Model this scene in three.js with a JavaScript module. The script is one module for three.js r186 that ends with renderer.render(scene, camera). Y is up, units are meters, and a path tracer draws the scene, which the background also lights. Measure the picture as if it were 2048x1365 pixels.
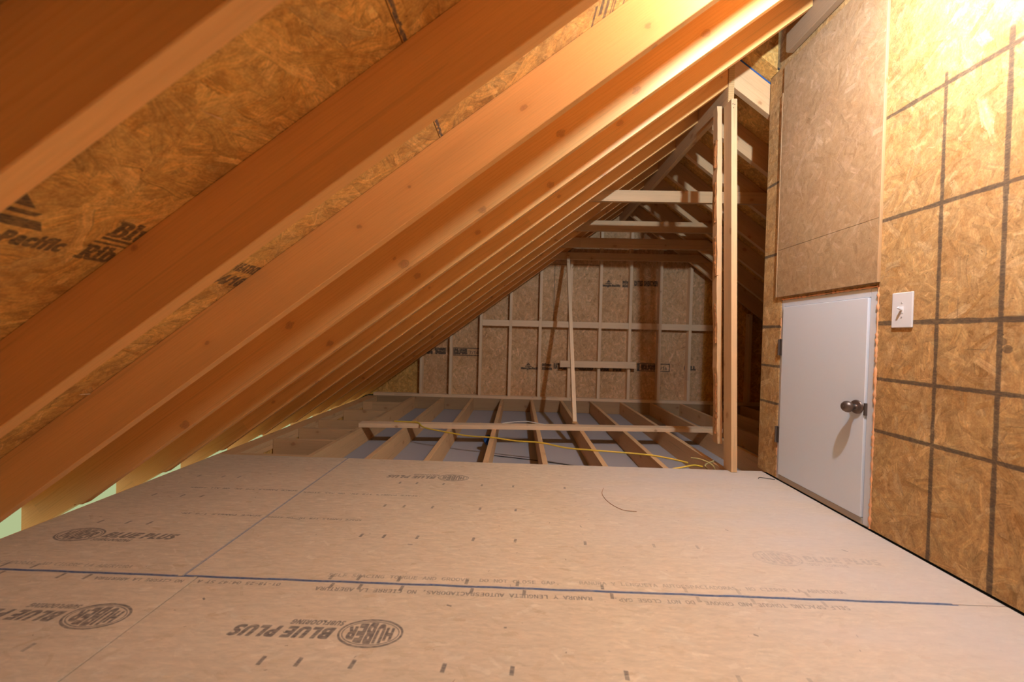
import * as THREE from 'three';
import { RoundedBoxGeometry } from 'three/addons/geometries/RoundedBoxGeometry.js';
import { mergeGeometries } from 'three/addons/utils/BufferGeometryUtils.js';

// ---------------------------------------------------------------- camera, sky, light, exposure
const scene = new THREE.Scene();
const renderer = new THREE.WebGLRenderer({ antialias: true });
renderer.toneMapping = THREE.LinearToneMapping;
renderer.toneMappingExposure = 1.0;
renderer.shadowMap.enabled = true;
const camera = new THREE.PerspectiveCamera(85.86, 2048 / 1365, 0.05, 100);
camera.rotation.order = 'YXZ';
camera.position.set(0, 0.8408, 0);
camera.rotation.set(-0.0125, 0.0169, 0.0257);
camera.focus = 2.3;
camera.userData.fStop = 2.2;
camera.updateMatrixWorld();
scene.background = new THREE.Color().setRGB(0.85, 0.95, 0.9);      // bright overcast day outside the eaves
const LAMP = new THREE.Vector3(1.12, 2.33, -1.03);                   // bare bulb just above the frame
const LAMP_COLOR = new THREE.Color().setRGB(0.95, 1.17, 1.42), LAMP_POWER = 7.8;

// ---------------------------------------------------------------- numbers of the place (metres; deck top is y = 0)
const T = 0.7526, TH = Math.atan(T), C = Math.cos(TH), S = Math.sin(TH);
const YB = 1.523, YS = 1.735;                 // rafter undersides and sheathing underside at x = 0
const RX = 1.369;                             // ridge line of the far roof
const WX = 1.624;                             // face of the right-hand wall
const rz = (k) => -(0.858 + 0.4064 * (k - 2)); // near face of rafter k
const JT = -0.02, JD = 0.165;                 // joist tops, joist depth
const GZ = -5.108;                            // inner face of the far sheathing
const DZ = -2.42;                             // edge of the deck
const V = (x, y, z) => new THREE.Vector3(x, y, z);

// ---------------------------------------------------------------- random numbers and noise
function rng(seed) { let a = seed >>> 0; return () => { a = (a + 0x6D2B79F5) | 0; let t = Math.imul(a ^ (a >>> 15), 1 | a); t = (t + Math.imul(t ^ (t >>> 7), 61 | t)) ^ t; return ((t ^ (t >>> 14)) >>> 0) / 4294967296; }; }
function h2(x, y, s) { let n = Math.imul(x, 374761393) + Math.imul(y, 668265263) + Math.imul(s, 974634777); n = Math.imul(n ^ (n >>> 13), 1274126177); return ((n ^ (n >>> 16)) >>> 0) / 4294967296; }
function vn(x, y, s) {
  const xi = Math.floor(x), yi = Math.floor(y), fx = x - xi, fy = y - yi, u = fx * fx * (3 - 2 * fx), v = fy * fy * (3 - 2 * fy);
  const a = h2(xi, yi, s), b = h2(xi + 1, yi, s), c = h2(xi, yi + 1, s), d = h2(xi + 1, yi + 1, s);
  return a + (b - a) * u + (c - a) * v + (a - b - c + d) * u * v;
}
const clamp = (x, a = 0, b = 1) => Math.min(b, Math.max(a, x));
const sm = (a, b, x) => { const t = clamp((x - a) / (b - a)); return t * t * (3 - 2 * t); };

// ---------------------------------------------------------------- surface textures (linear colour buffers)
const enc = (v) => Math.round(255 * clamp(v <= 0.0031308 ? 12.92 * v : 1.055 * Math.pow(v, 1 / 2.4) - 0.055));
function toTexture(b) {
  const d = new Uint8Array(b.w * b.h * 4);
  for (let i = 0, j = 0; i < b.w * b.h; i++, j += 4) { d[j] = enc(b.d[i * 3]); d[j + 1] = enc(b.d[i * 3 + 1]); d[j + 2] = enc(b.d[i * 3 + 2]); d[j + 3] = 255; }
  const t = new THREE.DataTexture(d, b.w, b.h, THREE.RGBAFormat);
  t.colorSpace = THREE.SRGBColorSpace; t.wrapS = t.wrapT = THREE.RepeatWrapping; t.magFilter = THREE.LinearFilter; t.minFilter = THREE.LinearMipmapLinearFilter; t.generateMipmaps = true; t.needsUpdate = true;
  return t;
}
// oriented strand board: layers of wood flakes, each with its own tone and grain
function osb(w, h, ppm, seed, o = {}) {
  const r = rng(seed), b = { w, h, d: new Float32Array(w * h * 3) };
  const pal = o.pal ?? [[0.694, 0.366, 0.090], [0.754, 0.415, 0.113], [0.634, 0.317, 0.071], [0.814, 0.464, 0.139], [0.550, 0.259, 0.051], [0.718, 0.381, 0.097]];
  for (let i = 0; i < w * h; i++) { b.d[i * 3] = pal[0][0]; b.d[i * 3 + 1] = pal[0][1]; b.d[i * 3 + 2] = pal[0][2]; }
  const n = Math.round((o.density ?? 2600) * (w / ppm) * (h / ppm)), soft = o.contrast ?? 1;
  for (let k = 0; k < n; k++) {
    const fine = r() < 0.38, L = (fine ? 0.012 + 0.03 * r() : 0.04 + 0.075 * r()) * (o.size ?? 1) * ppm, W = (fine ? 0.002 + 0.006 * r() : 0.009 + 0.024 * r()) * (o.size ?? 1) * ppm, cx = r() * w, cy = r() * h;
    const a = (o.bias ?? 1.57) + (r() + r() + r() - 1.5) * (o.spread ?? 1.6), ca = Math.cos(a), sa = Math.sin(a);
    const p = pal[Math.floor(r() * r() * pal.length)], g = 1 + (r() - 0.5) * 0.3 * soft, sd = k * 7 + seed, tilt = (r() - 0.5) * 0.28 * soft, al = 0.45 + 0.5 * r(), skew = (r() - 0.5) * 0.8;
    const ex = Math.abs(ca) * L / 2 + Math.abs(sa) * W / 2 + 3, ey = Math.abs(sa) * L / 2 + Math.abs(ca) * W / 2 + 3;
    for (let y = Math.floor(cy - ey); y <= cy + ey; y++) for (let x = Math.floor(cx - ex); x <= cx + ex; x++) {
      const wx = (vn(x * 0.03, y * 0.03, sd) - 0.5) * W * 0.5 + (vn(x * 0.3, y * 0.3, seed) - 0.5) * 2.2, dx = x - cx, dy = y - cy, u = dx * ca + dy * sa, v = -dx * sa + dy * ca + wx;
      const e = Math.abs(v) / (W / 2), f = (Math.abs(u) + skew * v * Math.sign(u) + (h2(Math.floor(v * 0.9), k, 5) - 0.5) * L * 0.16) / (L / 2);
      if (e > 1 || f > 1) continue;
      const X = ((x % w) + w) % w, Y = ((y % h) + h) % h, i = (Y * w + X) * 3;
      const grain = ((vn(u * 0.022, v * 0.75, sd) - 0.5) * 0.34 + (vn(u * 0.06, v * 0.25, sd + 9) - 0.5) * 0.14) * soft, edge = (v < 0 && e > 0.86 ? -0.16 : 0) * soft + (f > 0.95 ? -0.10 * soft : 0);
      const m = g * (1 + grain + edge + tilt * v / W);
      b.d[i] += (p[0] * m - b.d[i]) * al; b.d[i + 1] += (p[1] * m - b.d[i + 1]) * al; b.d[i + 2] += (p[2] * m - b.d[i + 2]) * al;
    }
  }
  if (!o.smooth) for (let y = 0; y < h; y++) for (let x = 0; x < w; x++) {      // fine mottling of the pressed surface
    const i = (y * w + x) * 3, m = 1 + ((vn(x * 0.45, y * 0.30, seed + 5) - 0.5) * 0.16 + (vn(x * 0.11, y * 0.08, seed + 6) - 0.5) * 0.14 + (vn(x * 0.012, y * 0.012, seed + 7) - 0.5) * 0.12) * soft;
    b.d[i] *= m; b.d[i + 1] *= m * (0.5 + 0.5 * m); b.d[i + 2] *= m * m;
  }
  const q = Math.round((o.specks ?? 120) * (w / ppm) * (h / ppm));
  for (let k = 0; k < q; k++) {                                    // gaps between flakes and dark bark bits
    const L = (0.002 + 0.009 * r()) * ppm, W = (0.0006 + 0.002 * r()) * ppm, cx = r() * w, cy = r() * h, a = r() * 3.14, ca = Math.cos(a), sa = Math.sin(a), al = 0.35 + 0.5 * r();
    for (let y = Math.floor(cy - L); y <= cy + L; y++) for (let x = Math.floor(cx - L); x <= cx + L; x++) {
      const u = (x - cx) * ca + (y - cy) * sa, v = -(x - cx) * sa + (y - cy) * ca;
      if (Math.abs(u) > L / 2 || Math.abs(v) > Math.max(0.6, W / 2)) continue;
      const i = ((((y % h) + h) % h) * w + (((x % w) + w) % w)) * 3;
      b.d[i] += (0.13 - b.d[i]) * al; b.d[i + 1] += (0.06 - b.d[i + 1]) * al; b.d[i + 2] += (0.02 - b.d[i + 2]) * al;
    }
  }
  return b;
}
// smooth sanded subfloor: very fine flakes lying along x
function subfloor(w, h, ppm, seed, a0, b0) {
  const b = osb(w, h, ppm, seed, { pal: [[0.676, 0.525, 0.352], [0.701, 0.551, 0.373], [0.647, 0.493, 0.316], [0.724, 0.584, 0.409], [0.617, 0.453, 0.280]], density: 4200, bias: 0, spread: 0.8, size: 0.5, contrast: 0.24, specks: 30, smooth: true });
  for (let y = 0; y < h; y++) for (let x = 0; x < w; x++) {
    const i = (y * w + x) * 3, X = a0 + x / ppm, Y = b0 + y / ppm;
    let m = 1 + (vn(X * 3, Y * 5, seed) - 0.5) * 0.10 + (vn(X * 26, Y * 150, seed + 3) - 0.5) * 0.13 + (vn(X * 90, Y * 420, seed + 4) - 0.5) * 0.10;
    // gypsum dust trodden in by the little door
    const dust = sm(0.1, 1.5, X + 0.35 * (vn(X * 2.2, Y * 2.6, 71) - 0.5) + 0.25 * (Y - 1.4)) * (0.62 + 0.38 * vn(X * 5, Y * 14, 72)) * 0.72;
    for (let c = 0; c < 3; c++) b.d[i + c] = b.d[i + c] * m + ([0.60, 0.56, 0.55][c] - b.d[i + c] * m) * dust;
  }
  return b;
}
// lumber: u runs along the board; knots = [along, across, radius] in metres
function lumber(w, h, Lm, Wm, seed, knots, o = {}) {
  const b = { w, h, d: new Float32Array(w * h * 3) }, r = rng(seed), f = o.freq ?? 95, ph = r() * 50, base = o.base ?? [0.89, 0.45, 0.145], late = o.late ?? [0.78, 0.33, 0.08], heart = r();
  for (let y = 0; y < h; y++) for (let x = 0; x < w; x++) {
    const X = x / w * Lm, Y = y / h * Wm;
    let yy = Y, kn = 0, ring = 0, halo = 0;
    for (const [kx, ky, kr] of knots) {
      const dx = (X - kx) / 1.4, dy = Y - ky, d = Math.hypot(dx, dy);
      if (d > kr * 9) continue;
      yy -= Math.sign(dy || 1) * kr * 0.95 * Math.exp(-Math.pow(d / (kr * 2.4), 2)) * (d < kr ? d / kr : 1);
      const rough = d * (1 + 0.45 * (vn(Math.atan2(dy, dx) * 1.6 + 9, kx * 40, seed) - 0.5));
      kn = Math.max(kn, 1 - sm(kr * 0.55, kr * 1.12, rough)); ring = Math.max(ring, Math.exp(-Math.pow((rough - kr) / (kr * 0.16), 2))); halo = Math.max(halo, Math.exp(-Math.pow(d / (kr * 2.2), 2)));
    }
    const wob = (vn(X * 1.1, Y * 9, seed) - 0.5) * 0.03 + (vn(X * 4, Y * 20, seed + 1) - 0.5) * 0.006;
    let p = (yy + wob + 0.35 * (heart - 0.5) * Y * Y * 20) * f + ph; p += (vn(p * 0.35, 3.3, seed + 8) - 0.5) * 1.6;
    const fr = p - Math.floor(p), g = Math.pow(fr, 3.2) * (0.35 + 0.65 * h2(Math.floor(p), 7, seed)) * (o.grain ?? 0.75);
    let m = 1 + (vn(X * 14, Y * 700, seed + 2) - 0.5) * 0.10 + (vn(X * 1.6, Y * 14, seed + 4) - 0.5) * 0.16;
    const i = (y * w + x) * 3, k2 = kn * 0.62, darkLine = vn(X * 0.9, Y * 90, seed + 6) > 0.90 ? 0.10 : 0;
    for (let c = 0; c < 3; c++) {
      let v = (base[c] + (late[c] - base[c]) * g) * (m - darkLine);
      v *= 1 - halo * 0.14 * [0.5, 1, 1.3][c];
      v += ([0.50, 0.21, 0.075][c] * (0.8 + 0.4 * vn(X * 260, Y * 260, seed)) - v) * k2;
      v += ([0.15, 0.055, 0.018][c] - v) * ring * (0.18 + 0.4 * vn(X * 90, Y * 90, seed + 12)) * 0.7;
      b.d[i + c] = v;
    }
  }
  return b;
}
// ink: draw on a canvas that covers the buffer (metres, y up), then lay the ink into the buffer
function ink(b, ppm, a0, b0, color, strength, wear, draw) {
  const cv = document.createElement('canvas'); cv.width = b.w; cv.height = b.h;
  const g = cv.getContext('2d'); g.fillStyle = '#000'; g.strokeStyle = '#000'; g.textBaseline = 'alphabetic';
  const at = (x, y, rot, fn) => { g.save(); g.translate((x - a0) * ppm, b.h - (y - b0) * ppm); g.rotate(rot); fn(g, ppm); g.restore(); };
  draw(g, at, (x) => (x - a0) * ppm, (y) => b.h - (y - b0) * ppm);
  const px = g.getImageData(0, 0, b.w, b.h).data;
  for (let y = 0; y < b.h; y++) for (let x = 0; x < b.w; x++) {
    const al = px[((b.h - 1 - y) * b.w + x) * 4 + 3]; if (!al) continue;
    const i = (y * b.w + x) * 3, k = clamp(al / 255 * strength * (1 - wear * vn(x * 0.16, y * 0.5, 91) * 1.1) * (typeof color === 'function' ? 1 : 1));
    for (let c = 0; c < 3; c++) b.d[i + c] += (color[c] - b.d[i + c]) * k;
  }
}
const text = (g, s, font, w, heavy = 0) => { g.font = font; const m = g.measureText(s).width; g.save(); if (w) g.scale(w / m, 1); g.fillText(s, 0, 0); if (heavy) { g.lineWidth = heavy; g.lineJoin = 'round'; g.strokeText(s, 0, 0); } g.restore(); };

// ---------------------------------------------------------------- materials
const mat = (o) => new THREE.MeshStandardMaterial({ roughness: 0.85, metalness: 0, ...o });
const woodMats = [], firMats = [];          // pale whitewood; orange fir of the left slope
{
  const r = rng(404);
  for (let i = 0; i < 6; i++) {
    const kn = []; let x = 0.15 + r() * 0.3;
    while (x < 2.25) { kn.push([x, 0.02 + r() * 0.16, 0.006 + 0.009 * r()]); x += 0.25 + r() * 0.5; }
    woodMats.push(mat({ map: toTexture(lumber(1536, 128, 2.4, 0.2, 31 + i * 17, kn, { freq: 80 + 60 * r(), base: [0.76, 0.475, 0.235], late: [0.63, 0.35, 0.145] })), roughness: 0.62 }));
    if (i < 3) firMats.push(mat({ map: toTexture(lumber(1536, 128, 2.4, 0.2, 231 + i * 17, kn, { freq: 70 + 60 * r() })), roughness: 0.48 }));
  }
}
const paleMat = mat({ map: toTexture(lumber(1536, 128, 2.4, 0.2, 777, [[0.7, 0.06, 0.008], [1.9, 0.13, 0.01]], { base: [0.93, 0.66, 0.40], late: [0.82, 0.53, 0.28] })), roughness: 0.7 });   // dry pale framing of the far wall
const WT = [2.4, 0.2];
const RL = 4.8, R0 = -1.8;                    // slope length covered by the four nearest rafters' own boards
const K = (list) => list.map(([s, n, r]) => [s + 0.505 - R0, n, r]);
const rafterMats = {
  1: mat({ map: toTexture(lumber(2048, 128, RL, 0.2, 501, K([[-0.6, 0.1, 0.012], [0.4, 0.06, 0.01]]))), roughness: 0.6 }),
  2: mat({ map: toTexture(lumber(2048, 128, RL, 0.2, 502, K([[-0.62, 0.012, 0.006]]), { grain: 0.5 })), roughness: 0.6 }),
  3: mat({ map: toTexture(lumber(2048, 128, RL, 0.2, 503, K([[0.47, 0.086, 0.0085], [0.968, 0.11, 0.008], [-0.228, 0.085, 0.006], [-0.007, 0.075, 0.004], [-0.9, 0.1, 0.006]]), { grain: 0.45 })), roughness: 0.4 }),
  4: mat({ map: toTexture(lumber(2048, 128, RL, 0.2, 504, K([[1.467, 0.095, 0.014], [1.075, 0.121, 0.014], [0.687, 0.079, 0.013], [-0.233, 0.141, 0.016], [-0.254, 0.095, 0.005], [-0.827, 0.06, 0.014], [-1.5, 0.15, 0.014], [0.2, 0.15, 0.012]]), { freq: 70 })), roughness: 0.4 }),
  5: mat({ map: toTexture(lumber(2048, 128, RL, 0.2, 505, K([[0.641, 0.123, 0.014], [-0.265, 0.1, 0.013], [0.155, 0.1, 0.012], [1.156, 0.07, 0.014], [-0.9, 0.12, 0.014]]))), roughness: 0.42 }),
};
const osbTile = toTexture(osb(1024, 1024, 840, 11, { contrast: 1.4 }));
const matOsb = mat({ map: osbTile, roughness: 0.8 }), TILE = 1024 / 840;
const matDrywall = mat({ color: new THREE.Color().setRGB(0.43, 0.40, 0.40), roughness: 0.95 });
const matDoor = mat({ color: new THREE.Color().setRGB(0.75, 0.78, 0.83), roughness: 0.5 });
const matJamb = mat({ color: new THREE.Color().setRGB(0.66, 0.65, 0.66), roughness: 0.6 });
const matFoam = mat({ color: new THREE.Color().setRGB(0.85, 0.42, 0.20), roughness: 0.9 });
const matBronze = mat({ color: new THREE.Color().setRGB(0.17, 0.13, 0.11), roughness: 0.4, metalness: 0.7 });
const matPlate = mat({ color: new THREE.Color().setRGB(0.82, 0.80, 0.80), roughness: 0.35 });
const matScrew = mat({ color: new THREE.Color().setRGB(0.7, 0.68, 0.66), roughness: 0.4, metalness: 0.4 });
const matDark = mat({ color: new THREE.Color().setRGB(0.03, 0.025, 0.02), roughness: 0.9 });
const matYellow = mat({ color: new THREE.Color().setRGB(0.80, 0.56, 0.06), roughness: 0.5 });
const matWhiteCord = mat({ color: new THREE.Color().setRGB(0.75, 0.70, 0.60), roughness: 0.5 });
const matBlue = mat({ color: new THREE.Color().setRGB(0.03, 0.10, 0.28), roughness: 0.6 });
const matBark = mat({ color: new THREE.Color().setRGB(0.36, 0.13, 0.035), roughness: 0.95 });
const matLawn = mat({ color: new THREE.Color().setRGB(0.50, 0.53, 0.27), roughness: 1 });
const matPorcelain = mat({ color: new THREE.Color().setRGB(0.85, 0.84, 0.80), roughness: 0.3 });
const tint = (m, k, c = [1, 1, 1]) => { const q = m.clone(); q.color = new THREE.Color().setRGB(k * c[0], k * c[1], k * c[2]); return q; };
const matBulb = mat({ color: 0xffffff, emissive: new THREE.Color().setRGB(0.96, 1.0, 1.05), emissiveIntensity: 6, roughness: 0.4 });

// ---------------------------------------------------------------- builders
const used = new Map();
function numbered(n) { const k = used.get(n) ?? 0; used.set(n, k + 1); return k ? n + '_' + String(k).padStart(3, '0') : n; }
function mesh(name, geo, m, parent = scene) {
  const o = new THREE.Mesh(geo, m); o.name = numbered(name); o.castShadow = o.receiveShadow = true; parent.add(o); return o;
}
function tag(o, label, category, group) { o.userData.label = label; o.userData.category = category; if (group) o.userData.group = group; return o; }
function struct(o, label, category) { o.userData.kind = 'structure'; if (label) o.userData.label = label; if (category) o.userData.category = category; return o; }
function group(name, x = 0, y = 0, z = 0) { const o = new THREE.Group(); o.name = numbered(name); o.position.set(x, y, z); scene.add(o); return o; }

// uv along the grain: u follows g, v runs across the face it lies on
function grainUV(geo, g, a, b, len, wid, u0 = 0, v0 = 0, exactV = false) {
  const p = geo.attributes.position, n = geo.attributes.normal, uv = new Float32Array(p.count * 2), P = V(), N = V();
  for (let i = 0; i < p.count; i++) {
    P.fromBufferAttribute(p, i); N.fromBufferAttribute(n, i);
    const ng = Math.abs(N.dot(g)), na = Math.abs(N.dot(a)), nb = Math.abs(N.dot(b));
    let u, v;
    if (ng > na && ng > nb) { u = P.dot(a) * 0.4; v = P.dot(b); } else if (nb >= na) { u = P.dot(g); v = P.dot(a); } else { u = P.dot(g); v = P.dot(b) + (exactV ? 0.02 : 0.11); }
    uv[i * 2] = (u + u0) / len; uv[i * 2 + 1] = (v + v0) / wid;
  }
  geo.setAttribute('uv', new THREE.BufferAttribute(uv, 2)); return geo;
}
// planar uv: (P.a, P.b) in metres measured from (a0, b0) over (w, h)
function planeUV(geo, a, b, a0, b0, w, h) {
  const p = geo.attributes.position, uv = new Float32Array(p.count * 2), P = V();
  for (let i = 0; i < p.count; i++) { P.fromBufferAttribute(p, i); uv[i * 2] = (P.dot(a) - a0) / w; uv[i * 2 + 1] = (P.dot(b) - b0) / h; }
  geo.setAttribute('uv', new THREE.BufferAttribute(uv, 2)); return geo;
}
const AX = V(1, 0, 0), AY = V(0, 1, 0), AZ = V(0, 0, 1), GS = V(C, S, 0), NS = V(-S, C, 0), GR = V(C, -S, 0), NR = V(S, C, 0);
let woodCount = 0;
// straight board between two points; t = size along `side`, w = size across both
function board(A, B, w, t, wDir, u0) {
  const g = B.clone().sub(A), L = g.length(); g.normalize();
  const s = wDir.clone().addScaledVector(g, -wDir.dot(g)).normalize(), q = g.clone().cross(s);
  const geo = new RoundedBoxGeometry(L, w, t, 1, 0.0018);
  grainUV(geo, AX, AY, AZ, ...WT, u0 ?? (woodCount * 0.731) % 2.4, (woodCount * 0.057) % 0.2);
  geo.applyMatrix4(new THREE.Matrix4().makeBasis(g, s, q).setPosition(A.clone().add(B).multiplyScalar(0.5)));
  return geo;
}
const nextWood = () => woodMats[woodCount++ % woodMats.length];
// polygon in x-y pushed through from z0 (near) to z1 (far)
function slab(poly, z0, z1, bevel = 0.0018) {
  const sh = new THREE.Shape(poly.map(([x, y]) => new THREE.Vector2(x, y))), d = Math.abs(z0 - z1);
  const geo = new THREE.ExtrudeGeometry(sh, { depth: d - 2 * bevel, bevelEnabled: bevel > 0, bevelThickness: bevel, bevelSize: bevel, bevelOffset: -bevel, bevelSegments: 1 });
  geo.translate(0, 0, Math.min(z0, z1) + bevel); return geo;
}
const boxGeo = (x0, x1, y0, y1, z0, z1) => new THREE.BoxGeometry(Math.abs(x1 - x0), Math.abs(y1 - y0), Math.abs(z1 - z0)).translate((x0 + x1) / 2, (y0 + y1) / 2, (z0 + z1) / 2);
const roundBox = (x0, x1, y0, y1, z0, z1, r = 0.002, n = 1) => new RoundedBoxGeometry(Math.abs(x1 - x0), Math.abs(y1 - y0), Math.abs(z1 - z0), n, r).translate((x0 + x1) / 2, (y0 + y1) / 2, (z0 + z1) / 2);
// lumpy bead of foam or bark along a line of points
function bead(pts, r, jit, seed) {
  const rn = rng(seed), curve = new THREE.CatmullRomCurve3(pts, false, 'catmullrom', 0), L = curve.getLength(), n = Math.max(6, Math.round(L / 0.012));
  const geo = new THREE.TubeGeometry(curve, n, r, 6, false), p = geo.attributes.position;
  for (let i = 0; i <= n; i++) {
    const c = curve.getPointAt(i / n), k = 1 + (rn() - 0.5) * 2 * jit;
    for (let j = 0; j <= 6; j++) { const q = i * 7 + j; p.setXYZ(q, c.x + (p.getX(q) - c.x) * k, c.y + (p.getY(q) - c.y) * k, c.z + (p.getZ(q) - c.z) * k); }
  }
  geo.computeVertexNormals(); return geo;
}
const ordinal = ['', 'first', 'second', 'third', 'fourth', 'fifth', 'sixth', 'seventh', 'eighth', 'ninth', 'tenth', 'eleventh', 'twelfth', 'thirteenth', 'fourteenth', 'fifteenth'];

// ================================================================ FLOOR: four printed subfloor panels and two behind the camera
const floor = struct(group('floor'), 'tan subfloor panels with stamped print and a blue chalk line along the joint');
const TICKS = [-0.63, -0.535, -0.397, -0.165, 0.008, 0.295, 0.575, 0.752, 0.98, 1.24];
const INK = [0.075, 0.062, 0.065], CHALK = [0.022, 0.10, 0.27];
function brandMark(at, x, y, rot, strength) {                       // oval on the left, two lines of lettering on the right
  at(x, y, rot, (g, k) => {
    g.globalAlpha = strength;
    g.lineWidth = 0.006 * k; g.beginPath(); g.ellipse(0, 0, 0.088 * k, 0.047 * k, 0, 0, 7); g.stroke();
    g.lineWidth = 0.003 * k; g.beginPath(); g.ellipse(0, 0, 0.079 * k, 0.040 * k, 0, 0, 7); g.stroke();
    g.save(); g.beginPath(); g.ellipse(0, 0, 0.075 * k, 0.037 * k, 0, 0, 7); g.clip();
    const s = 'HUBER'; g.font = 'bold ' + 0.05 * k + 'px sans-serif';
    for (let i = 0; i < 5; i++) {                                   // letters swell with the oval
      const lx = (-0.052 + 0.026 * i) * k, hh = [1.15, 1.75, 2.0, 1.75, 1.15][i], m = g.measureText(s[i]).width;
      g.save(); g.translate(lx, 0.018 * k * hh); g.scale(0.029 * k / m * 0.95, hh); g.fillText(s[i], -m / 2, 0); g.lineWidth = 0.0035 * k; g.strokeText(s[i], -m / 2, 0); g.restore();
    }
    g.restore();
    g.save(); g.translate(0.098 * k, 0.012 * k); text(g, 'BLUE PLUS', 'italic bold ' + 0.050 * k + 'px sans-serif', 0.285 * k, 0.004 * k); g.restore();
    g.save(); g.translate(0.085 * k, 0.038 * k); text(g, 'SUBFLOORING', 'italic bold ' + 0.022 * k + 'px sans-serif', 0.155 * k, 0.0015 * k); g.restore();
  });
}
function ticks(g, at, z, xs, ahead, alpha = 1) { for (const x of xs) at(x, -z, 0.12, (c, k) => { c.globalAlpha = alpha * (x > 0.4 ? 0.45 : 0.95); c.fillRect(-0.006 * k, ahead ? -0.026 * k : 0, 0.011 * k, 0.026 * k); }); }
const small = (at, s, x, y, rot, width, h, alpha) => at(x, y, rot, (g, k) => { g.globalAlpha = alpha; text(g, s, h * k * 1.38 + 'px monospace', width * k, 0.0014 * k); });
function floorPanel(x0, x1, z0, z1, ppm, seed, draw) {
  const w = Math.min(2048, Math.round((x1 - x0) * ppm)), p = w / (x1 - x0), h = Math.round((z1 - z0) * p), b = subfloor(w, h, p, seed, x0, -z1);
  if (draw) draw(b, p, x0, -z1);
  const m = mat({ map: toTexture(b), roughness: 0.72 });
  mesh('floor_panel', planeUV(roundBox(x0, x1, -0.0185, 0, z0, z1, 0.0012), AX, V(0, 0, -1), x0, -z1, x1 - x0, h / p), m, floor);
}
const ZS = -1.215, chalkX = (b, p, a0, b0, y, xa, xb, th) => ink(b, p, a0, b0, CHALK, 0.95, 0.25, (g, at, X, Y) => {
  g.lineWidth = th * p; g.beginPath(); g.moveTo(X(xa), Y(y)); for (let x = xa; x <= xb; x += 0.02) g.lineTo(X(x), Y(y + 0.0012 * Math.sin(x * 31) * Math.sin(x * 7))); g.stroke(); });
const SPANISH = 'RANURA Y LENGUETA AUTOESPACIADORAS, NO CIERRE LA ABERTURA', ENGLISH = 'SELF SPACING TONGUE AND GROOVE. DO NOT CLOSE GAP.';
floorPanel(-1.115, 1.617, DZ, ZS - 0.001, 748, 21, (b, p, a0, b0) => {
  ink(b, p, a0, b0, INK, 0.9, 0.5, (g, at) => {
    brandMark(at, -0.36, 2.142, Math.PI, 0.9);
    ticks(g, at, -1.225, TICKS.slice(0, 9).map((x) => x + 0.01), true, 0.9); ticks(g, at, -1.487, TICKS.slice(0, 8), true); ticks(g, at, -1.755, TICKS.slice(0, 5), true, 0.9); ticks(g, at, -2.035, [-0.646, -0.551, -0.40, -0.184, -0.008, 0.28], true, 0.9);
    small(at, ENGLISH, -0.635, 1.240, 0, 0.80, 0.016, 0.62); small(at, SPANISH, 0.23, 1.246, 0, 0.90, 0.016, 0.45);
    small(at, 'SPACE PANELS 1/8 IN. ON ALL SIDES', -0.50, 1.892, Math.PI, 0.60, 0.013, 0.8); small(at, 'SPACE PANELS 1/8 IN. ON SIDES', -0.68, 1.628, Math.PI, 0.43, 0.013, 0.8);
    g.globalAlpha = 1;
    for (const [x, z, a, l] of [[0.30, -1.64, 1.2, 0.014], [-0.42, -1.45, 0.1, 0.02], [-1.0, -1.62, 0.15, 0.05], [1.35, -1.52, 0.8, 0.02], [0.95, -1.65, 0.7, 0.012]]) at(x, -z, a, (c, k) => c.fillRect(0, 0, l * k, 0.004 * k));
  });
  ink(b, p, a0, b0, [0.16, 0.15, 0.17], 0.42, 0.9, (g, at) => brandMark(at, 1.035, 1.442, 0.03, 0.8));
  chalkX(b, p, a0, b0, -ZS + 0.0026, -1.115, 1.46, 0.005);
  ink(b, p, a0, b0, CHALK, 0.8, 0.3, (g, at, X, Y) => { g.lineWidth = 0.004 * p; g.beginPath(); g.moveTo(X(-1.113), Y(1.2)); g.lineTo(X(-1.113), Y(2.42)); g.stroke(); });
});
floorPanel(-1.995, -1.118, DZ, ZS - 0.001, 748, 22, (b, p, a0, b0) => {
  ink(b, p, a0, b0, INK, 0.92, 0.42, (g, at) => {
    brandMark(at, -1.742, 1.436, 0, 0.95);
    ticks(g, at, -1.525, [-1.775, -1.655, -1.562], true, 0.85); ticks(g, at, -1.79, [-1.809, -1.664, -1.566], true, 0.8); ticks(g, at, -2.04, [-1.8, -1.66, -1.57], true, 0.7); ticks(g, at, -1.225, [-1.9, -1.77, -1.66], true, 0.85);
    small(at, 'SPACE PANELS 1/8 IN. ON ALL SIDES', -1.14, 1.906, Math.PI, 0.57, 0.013, 0.85); small(at, 'SPACE PANELS 1/8 IN.', -1.14, 1.636, Math.PI, 0.38, 0.013, 0.85); small(at, SPANISH.slice(18), -1.93, 1.243, 0, 0.6, 0.015, 0.5);
  });
  chalkX(b, p, a0, b0, -ZS + 0.0026, -1.995, -1.118, 0.005);
  ink(b, p, a0, b0, CHALK, 0.8, 0.3, (g, at, X, Y) => { g.lineWidth = 0.002 * p; g.beginPath(); g.moveTo(X(-1.1195), Y(1.2)); g.lineTo(X(-1.1195), Y(2.42)); g.stroke(); });
});
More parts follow.
